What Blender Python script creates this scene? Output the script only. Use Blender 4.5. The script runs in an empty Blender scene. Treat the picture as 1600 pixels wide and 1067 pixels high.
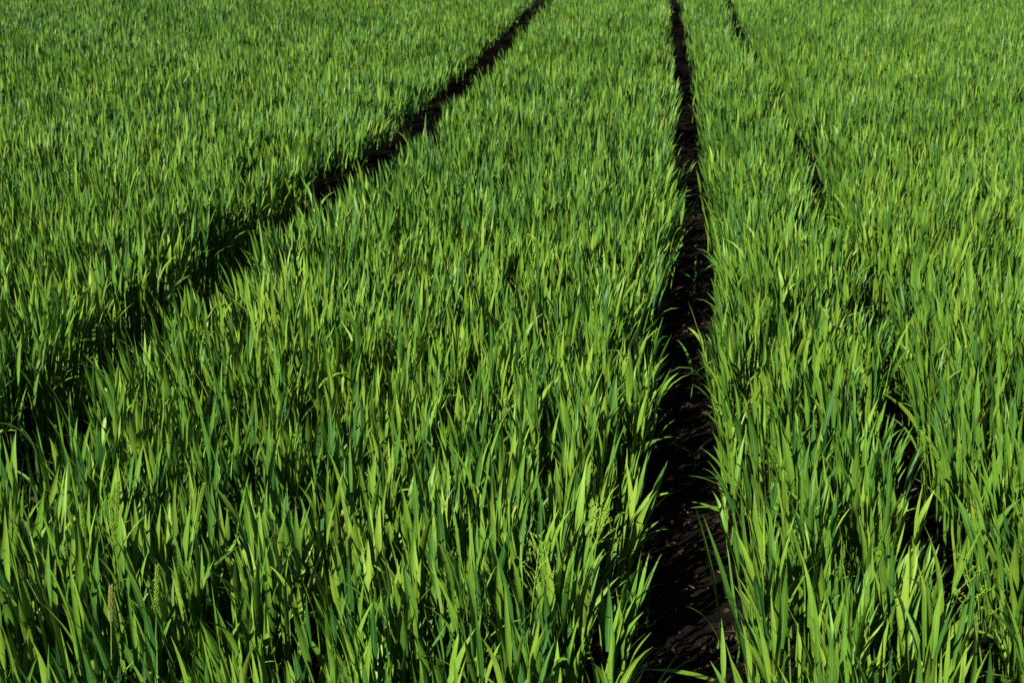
import bpy, math, random
import numpy as np
from mathutils import Vector, noise, Matrix

random.seed(7)
rng = np.random.default_rng(11)
R = math.radians
scene = bpy.context.scene
COL = scene.collection

# ------------------------------------------------------------------ camera
CAM_Z, PITCH, FOCAL = 1.42, 17.5, 50.0
FPX = FOCAL / 36.0 * 1600.0
cam_d = bpy.data.cameras.new("camera")
cam = bpy.data.objects.new("camera", cam_d)
COL.objects.link(cam)
cam.location = (0, 0, CAM_Z)
cam.rotation_euler = (R(90 - PITCH), 0, 0)
cam_d.lens, cam_d.sensor_width = FOCAL, 36.0
cam_d.clip_start, cam_d.clip_end = 0.02, 3000
cam_d.dof.use_dof = True
cam_d.dof.focus_distance = 3.0
cam_d.dof.aperture_fstop = 22
scene.camera = cam


def at(u, v, z):
    """world point at height z seen at photo pixel (u, v) - used once to survey the field"""
    p = R(PITCH)
    x, y = (u - 800) / FPX, (533.5 - v) / FPX
    d = Vector((x, math.cos(p) + y * math.sin(p), -math.sin(p) + y * math.cos(p)))
    return Vector((0, 0, CAM_Z)) + d * ((z - CAM_Z) / d.z)


# ------------------------------------------------------------------ light
SUN_EL, SUN_AZ = 38.0, 225.0          # azimuth of the sun, clockwise from +Y
sd = bpy.data.lights.new("sun", 'SUN')
sd.energy, sd.angle, sd.color = 5.0, R(0.5), (1.0, 0.95, 0.86)
sun = bpy.data.objects.new("sun", sd)
COL.objects.link(sun)
az, el = R(SUN_AZ), R(SUN_EL)
to_sun = Vector((math.sin(az) * math.cos(el), math.cos(az) * math.cos(el), math.sin(el)))
sun.rotation_euler = to_sun.to_track_quat('Z', 'Y').to_euler()
w = bpy.data.worlds.new("World")
scene.world = w
w.use_nodes = True
nt = w.node_tree
sky = nt.nodes.new('ShaderNodeTexSky')
sky.sky_type = 'NISHITA'
sky.sun_disc = False
sky.air_density, sky.dust_density = 0.55, 0.3
sky.sun_elevation, sky.sun_rotation = el, az
nt.links.new(sky.outputs[0], nt.nodes['Background'].inputs[0])
nt.nodes['Background'].inputs[1].default_value = 0.05
scene.view_settings.view_transform = 'Standard'
scene.view_settings.look = 'None'
scene.view_settings.gamma = 1
scene.view_settings.exposure = 1.05
scene.cycles.max_bounces = 6
scene.cycles.diffuse_bounces = 1
scene.cycles.transmission_bounces = 3


# ------------------------------------------------------------------ materials
def N(nt, kind, **kw):
    n = nt.nodes.new(kind)
    for k, v in kw.items():
        setattr(n, k, v)
    return n


def ramp(nt, fac, stops):
    r = N(nt, 'ShaderNodeValToRGB')
    e = r.color_ramp.elements
    while len(e) < len(stops):
        e.new(0.5)
    for i, (p, c) in enumerate(stops):
        e[i].position = p
        e[i].color = (*c, 1)
    nt.links.new(fac, r.inputs[0])
    return r.outputs[0]


def mixc(nt, fac, a, b, mode='MIX'):
    m = N(nt, 'ShaderNodeMix', data_type='RGBA', blend_type=mode)
    for sock, val in ((m.inputs[0], fac), (m.inputs[6], a), (m.inputs[7], b)):
        if hasattr(val, 'links'):
            nt.links.new(val, sock)
        elif isinstance(val, tuple):
            sock.default_value = (*val, 1)
        else:
            sock.default_value = val
    return m.outputs[2]


def math_(nt, op, a, b=None, c=None):
    m = N(nt, 'ShaderNodeMath', operation=op)
    for i, v in enumerate((a, b, c)):
        if v is None:
            continue
        if hasattr(v, 'links'):
            nt.links.new(v, m.inputs[i])
        else:
            m.inputs[i].default_value = v
    return m.outputs[0]


def leaf_material(name, stops, trans=0.06):
    m = bpy.data.materials.new(name)
    m.use_nodes = True
    nt = m.node_tree
    b = nt.nodes['Principled BSDF']
    out = nt.nodes['Material Output']
    a = N(nt, 'ShaderNodeAttribute', attribute_name='leaf')       # R: leaf random, G: along, B: across, A: plant patch
    sep = N(nt, 'ShaderNodeSeparateColor')
    nt.links.new(a.outputs['Color'], sep.inputs[0])
    rnd, along, across = sep.outputs
    patch = a.outputs['Alpha']
    tone = math_(nt, 'ADD', math_(nt, 'MULTIPLY', rnd, 0.70), math_(nt, 'MULTIPLY', patch, 0.29))
    tone = math_(nt, 'ADD', tone, math_(nt, 'MULTIPLY', math_(nt, 'SUBTRACT', along, 0.5), 0.10))
    col = ramp(nt, tone, stops)
    # fine lengthwise veins and a paler midrib
    stripe = math_(nt, 'SINE', math_(nt, 'MULTIPLY', across, 42.0))
    vein = math_(nt, 'MULTIPLY_ADD', stripe, 0.06, 0.97)
    rib = math_(nt, 'LESS_THAN', math_(nt, 'ABSOLUTE', math_(nt, 'SUBTRACT', across, 0.5)), 0.045)
    tc = N(nt, 'ShaderNodeTexCoord')
    nz = N(nt, 'ShaderNodeTexNoise')
    nz.inputs['Scale'].default_value = 38
    nz.inputs['Detail'].default_value = 3
    nt.links.new(tc.outputs['Object'], nz.inputs['Vector'])
    blot = math_(nt, 'MULTIPLY_ADD', nz.outputs[0], 0.5, 0.75)
    grey = N(nt, 'ShaderNodeCombineColor')
    f = math_(nt, 'MULTIPLY', vein, blot)
    for i in range(3):
        nt.links.new(f, grey.inputs[i])
    col = mixc(nt, 1.0, col, grey.outputs[0], 'MULTIPLY')
    col = mixc(nt, math_(nt, 'MULTIPLY', rib, 0.35), col, (0.20, 0.34, 0.09))
    nt.links.new(col, b.inputs['Base Color'])
    b.inputs['Roughness'].default_value = 0.46
    b.inputs['Specular IOR Level'].default_value = 0.18
    tr = N(nt, 'ShaderNodeBsdfTranslucent')
    tcol = mixc(nt, 0.6, col, (0.16, 0.34, 0.02))
    nt.links.new(tcol, tr.inputs['Color'])
    mx = N(nt, 'ShaderNodeMixShader')
    mx.inputs[0].default_value = trans
    nt.links.new(b.outputs[0], mx.inputs[1])
    nt.links.new(tr.outputs[0], mx.inputs[2])
    nt.links.new(mx.outputs[0], out.inputs['Surface'])
    return m


GREEN = [(0.0, (0.009, 0.044, 0.014)), (0.28, (0.027, 0.096, 0.014)), (0.58, (0.090, 0.192, 0.015)),
         (0.93, (0.180, 0.280, 0.026)), (0.985, (0.32, 0.26, 0.05))]
M_LEAF = leaf_material("green_leaf", GREEN)
M_HEAD = leaf_material("flowering_head", [(0.0, (0.15, 0.30, 0.02)), (0.6, (0.22, 0.34, 0.03)), (1.0, (0.30, 0.23, 0.09))], 0.12)


def soil_material(name, dark, pale, scale):
    m = bpy.data.materials.new(name)
    m.use_nodes = True
    nt = m.node_tree
    b = nt.nodes['Principled BSDF']
    tc = N(nt, 'ShaderNodeTexCoord')
    n1 = N(nt, 'ShaderNodeTexNoise')
    n1.inputs['Scale'].default_value = scale
    n1.inputs['Detail'].default_value = 9
    n1.inputs['Roughness'].default_value = 0.68
    nt.links.new(tc.outputs['Object'], n1.inputs['Vector'])
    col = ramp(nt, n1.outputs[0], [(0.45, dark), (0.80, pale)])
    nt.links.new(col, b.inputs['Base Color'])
    b.inputs['Roughness'].default_value = 0.95
    b.inputs['Specular IOR Level'].default_value = 0.0
    n2 = N(nt, 'ShaderNodeTexNoise')
    n2.inputs['Scale'].default_value = scale * 4
    n2.inputs['Detail'].default_value = 8
    nt.links.new(tc.outputs['Object'], n2.inputs['Vector'])
    bp = N(nt, 'ShaderNodeBump')
    bp.inputs['Strength'].default_value = 0.7
    bp.inputs['Distance'].default_value = 0.012
    nt.links.new(n2.outputs[0], bp.inputs['Height'])
    nt.links.new(bp.outputs[0], b.inputs['Normal'])
    return m


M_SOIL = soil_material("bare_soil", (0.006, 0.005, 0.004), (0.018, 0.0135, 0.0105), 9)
M_CLOD = soil_material("dry_clod", (0.008, 0.006, 0.0045), (0.15, 0.10, 0.075), 26)
M_STRAW = soil_material("dry_straw", (0.09, 0.06, 0.03), (0.24, 0.17, 0.09), 40)


# ------------------------------------------------------------------ mesh helpers
def link(name, me, mat, parent=None, smooth=True):
    o = bpy.data.objects.new(name, me)
    COL.objects.link(o)
    if mat:
        me.materials.append(mat)
    if smooth:
        me.polygons.foreach_set('use_smooth', np.ones(len(me.polygons), dtype=bool))
    if parent:
        o.parent = parent
    return o


def mesh_np(name, V, Q, A=None):
    me = bpy.data.meshes.new(name)
    nv, nq = len(V), len(Q)
    me.vertices.add(nv)
    me.vertices.foreach_set('co', V.astype(np.float32).ravel())
    me.loops.add(nq * 4)
    me.loops.foreach_set('vertex_index', Q.astype(np.int32).ravel())
    me.polygons.add(nq)
    me.polygons.foreach_set('loop_start', np.arange(0, nq * 4, 4, dtype=np.int32))
    me.update(calc_edges=True)
    if A is not None:
        at_ = me.attributes.new('leaf', 'FLOAT_COLOR', 'POINT')
        at_.data.foreach_set('color', A.astype(np.float32).ravel())
    return me


def smooth01(x):
    x = np.clip(x, 0, 1)
    return x * x * (3 - 2 * x)


def blades(P, phi, th0, bend, L, W, tw0, tw1, rnd, patch, S, cross, sway=None, base=0.55, stemlike=None):
    """vectorised leaf blades -> vertices, quads, attribute"""
    n = len(P)
    t = np.linspace(0, 1, S + 1)
    tm = (t[:-1] + t[1:]) / 2
    th = th0[:, None] + bend[:, None] * tm[None] ** 1.6
    ph = phi[:, None] + (sway[:, None] * tm[None] if sway is not None else 0)
    d = np.stack([np.sin(th) * np.cos(ph), np.sin(th) * np.sin(ph), np.cos(th)], -1)      # n,S,3
    seg = d * (L / S)[:, None, None]
    C = np.concatenate([np.zeros((n, 1, 3)), np.cumsum(seg, 1)], 1) + P[:, None, :]
    D = np.concatenate([d[:, :1], (d[:, :-1] + d[:, 1:]) / 2, d[:, -1:]], 1)
    D /= np.linalg.norm(D, axis=-1, keepdims=True)
    side0 = np.stack([-np.sin(phi), np.cos(phi), np.zeros(n)], -1)[:, None, :]
    side0 = side0 - D * (side0 * D).sum(-1, keepdims=True)
    side0 /= np.linalg.norm(side0, axis=-1, keepdims=True)
    nrm0 = np.cross(D, side0)
    tau = tw0[:, None] + tw1[:, None] * t[None]
    side = side0 * np.cos(tau)[..., None] + nrm0 * np.sin(tau)[..., None]
    nrm = np.cross(D, side)
    prof = (base + (1 - base) * smooth01(t / 0.32)) * np.where(t < 0.42, 1.0, np.maximum(0.0, 1 - ((np.maximum(t, .42) - 0.42) / 0.58) ** 1.35))
    prof = np.maximum(prof, 0.03)
    prof = np.broadcast_to(prof, (n, S + 1)).copy()
    if stemlike is not None:
        prof[stemlike] = 1.0
    hw = 0.5 * W[:, None] * prof
    if cross == 3:
        fold = 0.32 * hw
        V = np.stack([C - side * hw[..., None] + nrm * fold[..., None], C, C + side * hw[..., None] + nrm * fold[..., None]], 2)
        us = np.array([0, 0.5, 1.0])
    else:
        V = np.stack([C - side * hw[..., None], C + side * hw[..., None]], 2)
        us = np.array([0.1, 0.9])
    K = cross
    A = np.empty((n, S + 1, K, 4))
    A[..., 0] = rnd[:, None, None]
    A[..., 1] = t[None, :, None]
    A[..., 2] = us[None, None, :]
    A[..., 3] = patch[:, None, None]
    idx = (np.arange(n)[:, None, None] * (S + 1) + np.arange(S)[None, :, None]) * K + np.arange(K - 1)[None, None, :]
    Q = np.stack([idx, idx + 1, idx + 1 + K, idx + K], -1).reshape(-1, 4)
    return V.reshape(-1, 3), Q, A.reshape(-1, 4)


# ------------------------------------------------------------------ survey of the wheel tracks (height of the crop top: 0.38 m)
def poly(pts, z):
    w = sorted([tuple(at(u, v, z))[:2] for u, v in pts], key=lambda p: p[1])
    return np.array([p[1] for p in w]), np.array([p[0] for p in w])


C_Y, C_X = poly([(1055, 0), (1066, 100), (1075, 200), (1082, 300), (1080, 400), (1076, 500), (1072, 700), (1075, 900), (1082, 1067)], 0.30)
L_Y, L_X = poly([(846, 0), (775, 75), (705, 140), (630, 205), (500, 285), (380, 365), (270, 440), (100, 560), (-20, 640), (-230, 790)], 0.33)
R_Y, R_X = poly([(1138, 0), (1152, 45), (1205, 135), (1275, 265), (1330, 385), (1415, 570), (1440, 650), (1500, 840), (1530, 960), (1560, 1067)], 0.30)


def line_x(Y, ly, lx):
    r = np.interp(Y, ly, lx)
    k0 = (lx[1] - lx[0]) / (ly[1] - ly[0])
    k1 = (lx[-1] - lx[-3]) / (ly[-1] - ly[-3])
    r = np.where(Y < ly[0], lx[0] + 0.12 * (Y - ly[0]), r)
    return np.where(Y > ly[-1], lx[-1] + k1 * (Y - ly[-1]), r)


def wob(Y, a, f, p):
    return a * np.sin(Y * f + p) + 0.6 * a * np.sin(Y * f * 2.3 + 1.7 * p)


TRACKS = [  # centre line, half width of the bare strip, edge lean
    (lambda Y: line_x(Y, L_Y, L_X) + wob(Y, 0.012, 2.1, 0.4), 0.165, 0.48),
    (lambda Y: line_x(Y, C_Y, C_X) + wob(Y, 0.010, 2.6, 1.1), 0.130, 0.65),
    (lambda Y: line_x(Y, R_Y, R_X) + wob(Y, 0.014, 2.9, 2.2), 0.070, 0.5),
]


def vnoise(X, Y, s, seed):
    """cheap smooth value noise in 0..1"""
    r = np.random.default_rng(seed)
    G = r.random((256, 256))
    x, y = X * s + 50, Y * s + 50
    xi, yi = np.floor(x).astype(int), np.floor(y).astype(int)
    fx, fy = smooth01(x - xi), smooth01(y - yi)
    g = lambda i, j: G[i % 256, j % 256]
    return (g(xi, yi) * (1 - fx) + g(xi + 1, yi) * fx) * (1 - fy) + (g(xi, yi + 1) * (1 - fx) + g(xi + 1, yi + 1) * fx) * fy


# ------------------------------------------------------------------ the crop
def tillers(y0, y1, per_m2, margin):
    half = lambda Y: 0.40 * np.maximum(Y, 0) + margin
    hw = half(y1)
    area = (y1 - y0) * 2 * hw
    n = int(area * per_m2)
    Y = rng.uniform(y0, y1, n)
    q = rng.uniform(-hw, hw, n)
    # drill rows, parallel to the wheel tracks, softened by jitter
    q = np.round(q / 0.12) * 0.12 + rng.normal(0, 0.024, n) * np.interp(Y, [3, 5], [1, 1.6])
    X = q + 0.118 * (Y - 1.6) * np.clip(Y, 0, 1)
    X = np.where(X > hw, X - 2 * hw, X)
    keep = np.abs(X) < half(Y)
    keep &= rng.random(n) < 0.02 + np.interp(Y, [4, 8], [1.15, 1.3]) * vnoise(X, Y, 13.0, 3) ** np.interp(Y, [4, 8], [1.3, 1.9]) + 0.4 * vnoise(X, Y, 4.0, 4)
    X, Y = X[keep], Y[keep]
    lx = np.zeros_like(X)
    edge = np.zeros_like(X)
    ok = np.ones(len(X), bool)
    small = np.zeros(len(X), bool)
    for f, hwid, lean in TRACKS:
        dx = X - f(Y)
        h = hwid * (0.85 + 0.35 * vnoise(X * 0, Y, 6.0, 17)) * (np.interp(Y, [3, 5, 8.5, 11], [1, .88, .82, .88]) if hwid < .16 else np.interp(Y, [2.5, 3.2, 4.2, 5.2, 7, 12], [.84, .94, 1.10, 1.08, .96, .92]))
        if hwid < 0.08:
            h = h * np.interp(Y, [3.0, 4.5, 5.5, 9, 10.2, 11.5], [.98, 1.12, 1.08, .95, 1.25, 1.4])
        inside = np.abs(dx) < h
        ok &= ~(inside & ((rng.random(len(X)) > 0.09) | (np.abs(dx) < 0.55 * h)))
        small |= inside
        k = np.clip(1 - (np.abs(dx) - h) / 0.13, 0, 1) * (np.abs(dx) >= h)
        lx += -np.sign(dx) * lean * k
        edge = np.maximum(edge, k)
    return X[ok], Y[ok], lx[ok], edge[ok], small[ok]


def crop(y0, y1, per_m2, margin, S, cross, nleaf, stems, wide=1.0):
    X, Y, lx, edge, small = tillers(y0, y1, per_m2, margin)
    n = len(X)
    hgt = 0.95 + 0.08 * vnoise(X, Y, 1.3, 5) + 0.09 * (vnoise(X, Y, 5.0, 6) - 0.5) + np.interp(Y, [4, 8], [0.20, 0.42]) * (vnoise(X, Y, 13.0, 3) - 0.55) + np.clip(rng.normal(0, 0.04, n), -.12, .06)
    hgt = np.where(small, hgt * rng.uniform(0.25, 0.6, n), hgt)
    lfac = np.interp(Y, [1.5, 3, 6, 11], [1.03, 0.90, 0.75, 0.66])
    wfac = np.interp(Y, [1.5, 3, 6, 11], [1.12, 1.0, 0.88, 0.80])
    patch = np.clip(0.38 - 0.16 * np.clip((Y - 4) / 8, 0, 1) + 0.35 * vnoise(X, Y, 0.55, 8) + 0.5 * (vnoise(X, Y, 3.0, 9) - 0.5), 0, 1)
    # bending of the whole tiller: towards a neighbouring gap and a little at random
    leanx = lx * rng.uniform(0.02, 0.36, n) * np.interp(Y, [8, 10], [1, .6]) + rng.normal(0, 0.042, n)
    leany = rng.normal(0, 0.055, n) * (1 + edge) + 0.20 * (vnoise(X, Y, 2.1, 31) - 0.5)
    leanx = leanx + 0.14 * (vnoise(X, Y, 2.4, 32) - 0.5)
    out = []
    levels = [(0.245, 0.03, 0.130, 0.018, 3, 5.5, 3, 12), (0.205, 0.03, 0.145, 0.022, 6, 6, 8, 17), (0.13, 0.03, 0.16, 0.03, 13, 8, 22, 26)][:nleaf]
    a0 = np.where(rng.random(n) < 0.6, np.pi / 2 * rng.choice([-1, 1], n) + rng.normal(0, 0.55, n), rng.uniform(0, 2 * np.pi, n))
    for i, (zb, zs, ln, ls, ta, tsd, ba, bsd) in enumerate(levels):
        z = (zb - 0.12 * (lfac - 1) + rng.normal(0, zs * 0.6, n)) * hgt
        P = np.stack([X + leanx * z, Y + leany * z, z], -1)
        L = np.clip((ln + rng.normal(0, ls, n)) * hgt * lfac, 0.05, 0.30)
        W = np.clip(rng.normal(0.0108, 0.0024, n), 0.005, 0.018) * wide * wfac * np.where(small, 0.75, 1)
        phi = a0 + i * np.pi + rng.normal(0, 0.35, n)
        th = np.abs(R(ta) + R(tsd) * rng.normal(0, 1, n))
        # add the lean of the tiller to the start direction
        vx, vy = np.sin(th) * np.cos(phi) + leanx, np.sin(th) * np.sin(phi) + leany
        phi = np.arctan2(vy, vx)
        th = np.arctan(np.hypot(vx, vy))
        bd = R(ba) + R(bsd) * (1 + 1.2 * edge * (rng.random(n) < 0.5)) * np.abs(rng.normal(0, 1, n)) * 0.8
        heavy = rng.random(n) < 0.025
        bd = np.where(heavy, bd + R(55), bd)
        out.append((P, phi, th, bd, L, W, rng.normal(0, 0.35, n), rng.normal(0, 0.6, n), np.clip(rng.beta(1.7, 1.6, n) * 0.985 + (rng.random(n) < 0.0012) * 0.5, 0, 1.25), patch, rng.normal(0, 0.35, n), np.zeros(n, bool)))
    if stems:
        z = np.zeros(n)
        P = np.stack([X, Y, z], -1)
        th = np.arctan(np.hypot(leanx, leany))
        out.append((P, np.arctan2(leany, leanx), th, np.zeros(n), 0.25 * hgt, np.full(n, 0.0055), rng.uniform(0, 3, n), np.zeros(n), rng.uniform(0.4, 0.8, n), patch, np.zeros(n), np.ones(n, bool)))
    c = [np.concatenate([o[k] for o in out]) for k in range(12)]
    return blades(*c[:10], S, cross, sway=c[10], stemlike=c[11])


bands = [
    crop(0.3, 3.2, 1550, 0.9, 8, 3, 3, True),
    crop(3.2, 6.0, 2200, 0.9, 5, 3, 3, True),
    crop(6.0, 10.5, 2700, 1.0, 4, 2, 2, False),
    crop(10.5, 19.0, 2700, 1.2, 3, 2, 2, False),
    crop(19.0, 40.0, 160, 1.5, 3, 2, 2, False, 1.8),
]
V, Q, A, off = [], [], [], 0
for v, q, a in bands:
    V.append(v); Q.append(q + off); A.append(a)
    off += len(v)
me = mesh_np("young_wheat", np.concatenate(V), np.concatenate(Q), np.concatenate(A))
crop_o = link("young_wheat", me, M_LEAF)
crop_o['kind'] = 'stuff'
crop_o['label'] = "dense upright green leaves of young cereal crop covering the field between the wheel tracks"
crop_o['category'] = "crop"
print("crop verts", off)


# ------------------------------------------------------------------ soil
def grid_mesh(name, xs_fn, ys, nx, zfn):
    Vv, F = [], []
    for y in ys:
        x0, x1 = xs_fn(y)
        for i in range(nx + 1):
            x = x0 + (x1 - x0) * i / nx
            Vv.append((x, y, zfn(x, y, i / nx)))
    for j in range(len(ys) - 1):
        for i in range(nx):
            a = j * (nx + 1) + i
            F.append((a, a + 1, a + nx + 2, a + nx + 1))
    me = bpy.data.meshes.new(name)
    me.from_pydata(Vv, [], F)
    me.update()
    return me


gm = bpy.data.meshes.new("field_soil")
gm.from_pydata([(-900, -300, 0), (900, -300, 0), (900, 1500, 0), (-900, 1500, 0)], [], [(0, 1, 2, 3)])
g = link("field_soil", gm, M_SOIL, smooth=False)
g['kind'] = 'structure'

ys_t = list(np.concatenate([np.arange(-0.5, 5, 0.012), np.arange(5, 12, 0.05), np.arange(12, 40, 0.4)]))


def track_z(x, y, s):
    e = min(s, 1 - s) * 2
    v = Vector((x * 24, y * 24, 3.1))
    h = 0.006 * noise.noise(v) + 0.007 * noise.noise(v * 2.7) + 0.006 * noise.noise(v * 5)
    return -0.012 + min(1, e * 4) * (0.026 + h)


for f, hwid, _ in TRACKS:
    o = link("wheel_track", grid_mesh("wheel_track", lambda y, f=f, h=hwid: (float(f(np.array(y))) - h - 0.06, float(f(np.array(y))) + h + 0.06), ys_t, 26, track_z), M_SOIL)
    o['kind'] = 'structure'

# loose clods on the bare strips
ico = [Vector(v) for v in ((0, 0, 1), (0.894, 0, 0.447), (0.276, 0.851, 0.447), (-0.724, 0.526, 0.447), (-0.724, -0.526, 0.447), (0.276, -0.851, 0.447),
                           (0.724, 0.526, -0.447), (-0.276, 0.851, -0.447), (-0.894, 0, -0.447), (-0.276, -0.851, -0.447), (0.724, -0.526, -0.447), (0, 0, -1))]
ICOF = [(0, 1, 2), (0, 2, 3), (0, 3, 4), (0, 4, 5), (0, 5, 1), (1, 6, 2), (2, 7, 3), (3, 8, 4), (4, 9, 5), (5, 10, 1),
        (1, 10, 6), (2, 6, 7), (3, 7, 8), (4, 8, 9), (5, 9, 10), (11, 7, 6), (11, 8, 7), (11, 9, 8), (11, 10, 9), (11, 6, 10)]
cv, cf = [], []
for k in range(3600):
    f, hwid, _ = TRACKS[random.choices((0, 1, 2), (3, 6, 1))[0]]
    y = 1.2 + 7 * random.random() ** 1.6
    x = float(f(np.array(y))) + random.uniform(-1, 1) * (hwid + 0.02)
    s = 0.0025 + 0.011 * random.random() ** 4
    b = len(cv)
    rot = Matrix.Rotation(random.uniform(0, 6.3), 3, 'Z') @ Matrix.Rotation(random.uniform(0, 6.3), 3, 'X')
    for v in ico:
        p = rot @ (v * s * random.uniform(0.65, 1.25))
        cv.append((x + p.x * 1.3, y + p.y, 0.016 + p.z * 0.7))
    cf += [tuple(b + i for i in t) for t in ICOF]
cm = bpy.data.meshes.new("soil_clods")
cm.from_pydata(cv, [], cf)
co = link("soil_clods", cm, M_CLOD, smooth=False)
co['kind'] = 'stuff'
co['label'] = "small dry crumbs of brown earth lying loose in the wheel tracks"
co['category'] = "soil"

# dead leaf scraps on the bare soil
n = 200
fi = rng.choice(3, n, p=[.3, .6, .1])
Yl = 1.2 + 6 * rng.random(n) ** 1.5
Xl = np.array([float(TRACKS[i][0](np.array(y))) + rng.uniform(-1, 1) * TRACKS[i][1] for i, y in zip(fi, Yl)])
v, q, a = blades(np.stack([Xl, Yl, rng.uniform(0.02, 0.035, n)], -1), rng.uniform(0, 6.3, n), np.full(n, R(82)) + rng.normal(0, .12, n), rng.normal(0.1, .35, n),
                 rng.uniform(0.012, 0.05, n), rng.uniform(0.0015, 0.005, n), rng.normal(0, .6, n), rng.normal(0, 1, n), rng.random(n), rng.random(n), 5, 2)
lo = link("leaf_litter", mesh_np("leaf_litter", v, q, a), M_STRAW)
lo['kind'] = 'stuff'
lo['label'] = "pale dry leaf scraps scattered over the dark soil of the wheel tracks"
lo['category'] = "leaf litter"


# ------------------------------------------------------------------ single plants that stand out
def empty(name, loc, label, cat, group=None):
    o = bpy.data.objects.new(name, None)
    o.empty_display_size = 0.05
    COL.objects.link(o)
    o.location = loc
    o['label'], o['category'] = label, cat
    o['kind'] = 'thing'
    if group:
        o['group'] = group
    return o


def one_leaf(parent, p, phi, th, bend, L, W, tw0=0.0, tw1=0.4, tone=0.55, name="leaf", sway=0.0, S=12):
    f = lambda x: np.array([x], float)
    v, q, a = blades(np.array([p], float), f(R(phi)), f(R(th)), f(R(bend)), f(L), f(W), f(tw0), f(tw1), f(tone), f(0.5), S, 3, sway=f(sway))
    return link(name, mesh_np(name, v, q, a), M_LEAF, parent)


def tube_pts(pts, radii, sides=6):
    V, F = [], []
    for i, p in enumerate(pts):
        p = Vector(p)
        d = (Vector(pts[min(i + 1, len(pts) - 1)]) - Vector(pts[max(i - 1, 0)])).normalized()
        s = d.cross(Vector((0.3, 1, 0.1))).normalized()
        u = d.cross(s)
        for k in range(sides):
            a = 2 * math.pi * k / sides
            V.append(p + (s * math.cos(a) + u * math.sin(a)) * radii[i])
    for i in range(len(pts) - 1):
        for k in range(sides):
            F.append((i * sides + k, i * sides + (k + 1) % sides, (i + 1) * sides + (k + 1) % sides, (i + 1) * sides + k))
    return V, F


def simple_mesh(name, V, F, mat, parent, tone=0.5):
    me = bpy.data.meshes.new(name)
    me.from_pydata([tuple(v) for v in V], [], F)
    at_ = me.attributes.new('leaf', 'FLOAT_COLOR', 'POINT')
    at_.data.foreach_set('color', np.array([[tone + random.uniform(-.15, .15), i / max(1, len(V)), random.random(), .5] for i in range(len(V))], np.float32).ravel())
    return link(name, me, mat, parent)


def spikelet(V, F, p, d, ln, r):
    """small pointed grain-like floret: 4-sided spindle"""
    d = d.normalized()
    s = d.cross(Vector((0.2, 0.5, 0.8))).normalized()
    u = d.cross(s)
    b = len(V)
    V.append(p)
    for k in range(4):
        a = math.pi / 2 * k
        V.append(p + d * ln * 0.4 + (s * math.cos(a) + u * math.sin(a)) * r)
    V.append(p + d * ln)
    for k in range(4):
        F.append((b, b + 1 + k, b + 1 + (k + 1) % 4))
        F.append((b + 5, b + 1 + (k + 1) % 4, b + 1 + k))


def flowering_grass(u, v, ztop, lean, label, head=0.07, loose=False, tone=0.4):
    tip = at(u, v, ztop)
    base = Vector((tip.x - lean[0], tip.y - lean[1], 0))
    o = empty("grass_flower", base, label, "grass plant", "flowering grasses among the crop")
    loc = lambda s: Vector((lean[0] * s ** 1.8, lean[1] * s ** 1.8, ztop * s))
    k0 = 1 - head / ztop
    pts = [loc(k0 * i / 10) for i in range(11)]
    Vs, Fs = tube_pts(pts, [0.0018 - 0.0007 * i / 10 for i in range(11)])
    simple_mesh("stem", Vs, Fs, M_LEAF, o, 0.75)
    Vh, Fh = tube_pts([loc(k0 + (1 - k0) * i / 6) for i in range(7)], [0.0008] * 7, 4)
    if loose:
        for i in range(13):
            s = k0 + (1 - k0) * i / 13
            p = loc(s)
            a = i * 2.4
            bl = 0.035 * (1 - 0.65 * i / 13)
            e = p + Vector((math.cos(a) * bl, math.sin(a) * bl, bl * 0.9))
            tv, tf = tube_pts([p, (p + e) / 2 + Vector((0, 0, .002)), e], [0.0005] * 3, 3)
            b = len(Vh)
            Vh += tv
            Fh += [tuple(b + j for j in t) for t in tf]
            for j in range(6):
                q = p.lerp(e, 0.35 + 0.65 * j / 5)
                spikelet(Vh, Fh, q, Vector((math.cos(a + j), math.sin(a + j), 1.2)), 0.0065, 0.0011)
    else:
        m = 90
        for i in range(m):
            s = k0 + (1 - k0) * i / m
            p = loc(s)
            a = i * 2.399
            fat = math.sin(math.pi * min(0.97, 0.12 + 0.86 * i / m)) ** 0.6
            d = Vector((math.cos(a) * 0.4, math.sin(a) * 0.4, 1))
            spikelet(Vh, Fh, p + Vector((math.cos(a), math.sin(a), 0)) * 0.0009 * fat, d, 0.007 + .003 * fat, 0.0008)
    simple_mesh("flower_head", Vh, Fh, M_HEAD, o, tone)
    for h_, ph in ((0.45, random.uniform(0, 360)), (0.65, random.uniform(0, 360))):
        one_leaf(o, tuple(loc(h_)), ph, 18, 45, random.uniform(.10, .16), 0.005, tone=.7)
    return o


flowering_grass(186, 752, 0.47, (0.035, 0.01), "slender yellow-green grass spike, tallest of the left foreground, leaning slightly right", .085)
flowering_grass(172, 790, 0.46, (-0.01, 0.0), "thin upright yellow-green spike just below and left of the tallest one", .075)
flowering_grass(320, 757, 0.46, (0.07, 0.0), "thin grass spike tilted well to the right above broad leaf", .07, tone=.3)
flowering_grass(126, 790, 0.45, (-0.015, 0.01), "faint green grass spike standing closest to the left edge of the photo", .06, tone=.15)
flowering_grass(246, 885, 0.46, (0.025, -0.01), "pale cream-tipped grass spike rising alone near the bottom left", .085, tone=.55)
flowering_grass(174, 917, 0.45, (0.02, 0.01), "brownish-tipped grass spike low in the left corner below the green ones", .06, tone=.95)
flowering_grass(845, 838, 0.46, (0.03, 0.0), "loose feathery yellow-green panicle left of the middle wheel track", .09, True)
flowering_grass(940, 790, 0.46, (0.03, 0.0), "small open yellow-green panicle close beside the middle wheel track", .07, True)
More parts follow.
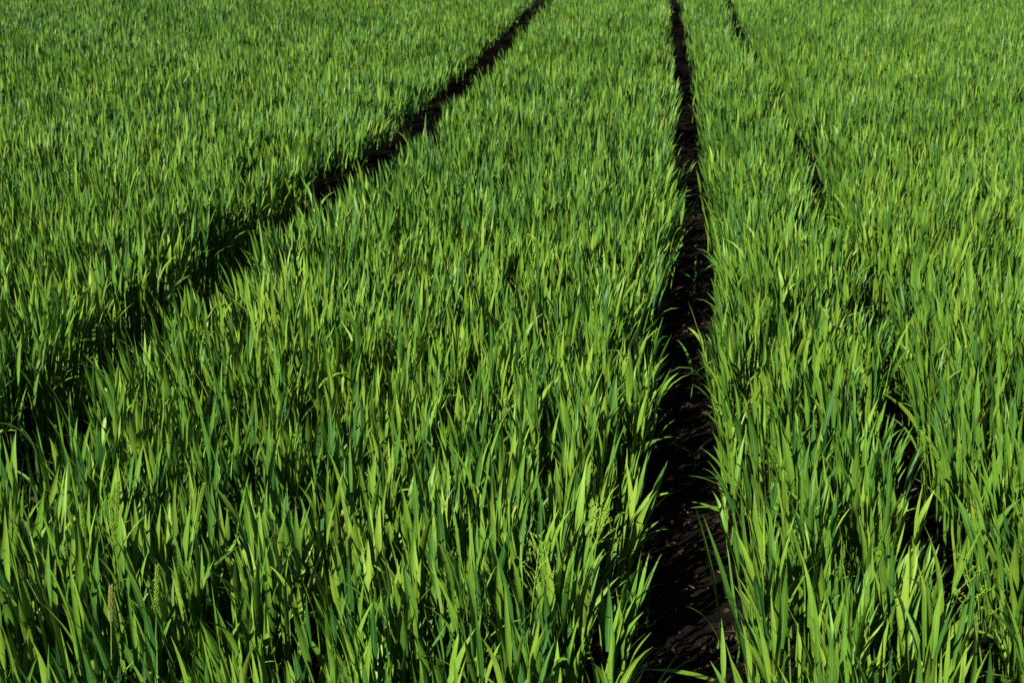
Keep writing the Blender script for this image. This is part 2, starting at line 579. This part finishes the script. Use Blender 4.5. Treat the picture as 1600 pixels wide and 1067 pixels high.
flowering_grass(1506, 868, 0.45, (-0.07, 0.0), "wide airy light-green panicle leaning left over the narrow right-hand gap", .12, True)


def stray(u, v, leaves, label, height=0.10, tone=.6):
    p = at(u, v, 0.02)
    o = empty("stray_wheat_plant", (p.x, p.y, 0.012), label, "crop plant", "stray plants growing in the wheel tracks")
    Vs, Fs = tube_pts([(0, 0, 0), (0.003, 0, height * .5), (0.002, 0.002, height)], [0.0026, 0.0023, 0.0015])
    simple_mesh("stem", Vs, Fs, M_LEAF, o, tone)
    for h_, phi, th, bd, L, W in leaves:
        one_leaf(o, (0.002, 0.001, h_), phi, th, bd, L, W, tone=tone + random.uniform(-.1, .1), tw0=random.uniform(-.4, .4), tw1=random.uniform(-.5, .5))
    return o


stray(1143, 850, [(.12, 178, 48, 40, .12, .012), (.15, 172, 70, 25, .10, .010), (.09, 190, 75, 20, .11, .010), (.15, 60, 15, 20, .12, .011), (.10, 230, 40, 30, .13, .012), (.13, 140, 30, 45, .13, .012), (.06, 160, 55, 40, .11, .011), (.08, 270, 25, 30, .14, .011)],
      "bushy stray plant with leaves held flat over the track, right edge", .16)
stray(1122, 1010, [(.06, 150, 12, 8, .24, .011), (.02, 200, 25, 40, .12, .008)], "tall thin stray blade standing in the track nearest the camera", .06, .5)
stray(1152, 1030, [(.05, 140, 18, 10, .25, .012), (.03, 100, 22, 20, .20, .010)], "pair of tall dark blades close against the right crop edge", .05, .4)
stray(1128, 1085, [(.03, 185, 68, 22, .16, .012), (.03, 90, 20, 30, .12, .010)], "low pale blade lying across the track at the bottom of the photo", .04, .75)
stray(1083, 470, [(.08, 10, 35, 50, .11, .010), (.08, 170, 50, 30, .09, .009), (.06, 80, 12, 30, .12, .010)], "small stray sprout in the dark middle track, farthest of those there", .09, .35)
stray(1080, 620, [(.07, 120, 20, 60, .13, .010), (.07, 0, 42, 50, .12, .009), (.05, 240, 30, 40, .10, .008)], "arching stray plant halfway up the middle wheel track", .08, .55)
stray(1083, 735, [(.05, 20, 40, 50, .08, .010), (.05, 160, 62, 25, .08, .009)], "tiny two-leaved seedling on the soil of the middle track", .05, .35)
stray(178, 625, [(.20, 165, 52, 35, .15, .012), (.22, 200, 62, 25, .12, .010), (.18, 40, 20, 50, .14, .010)], "pale plant with a leaf bent across the left wheel track", .23, .75)
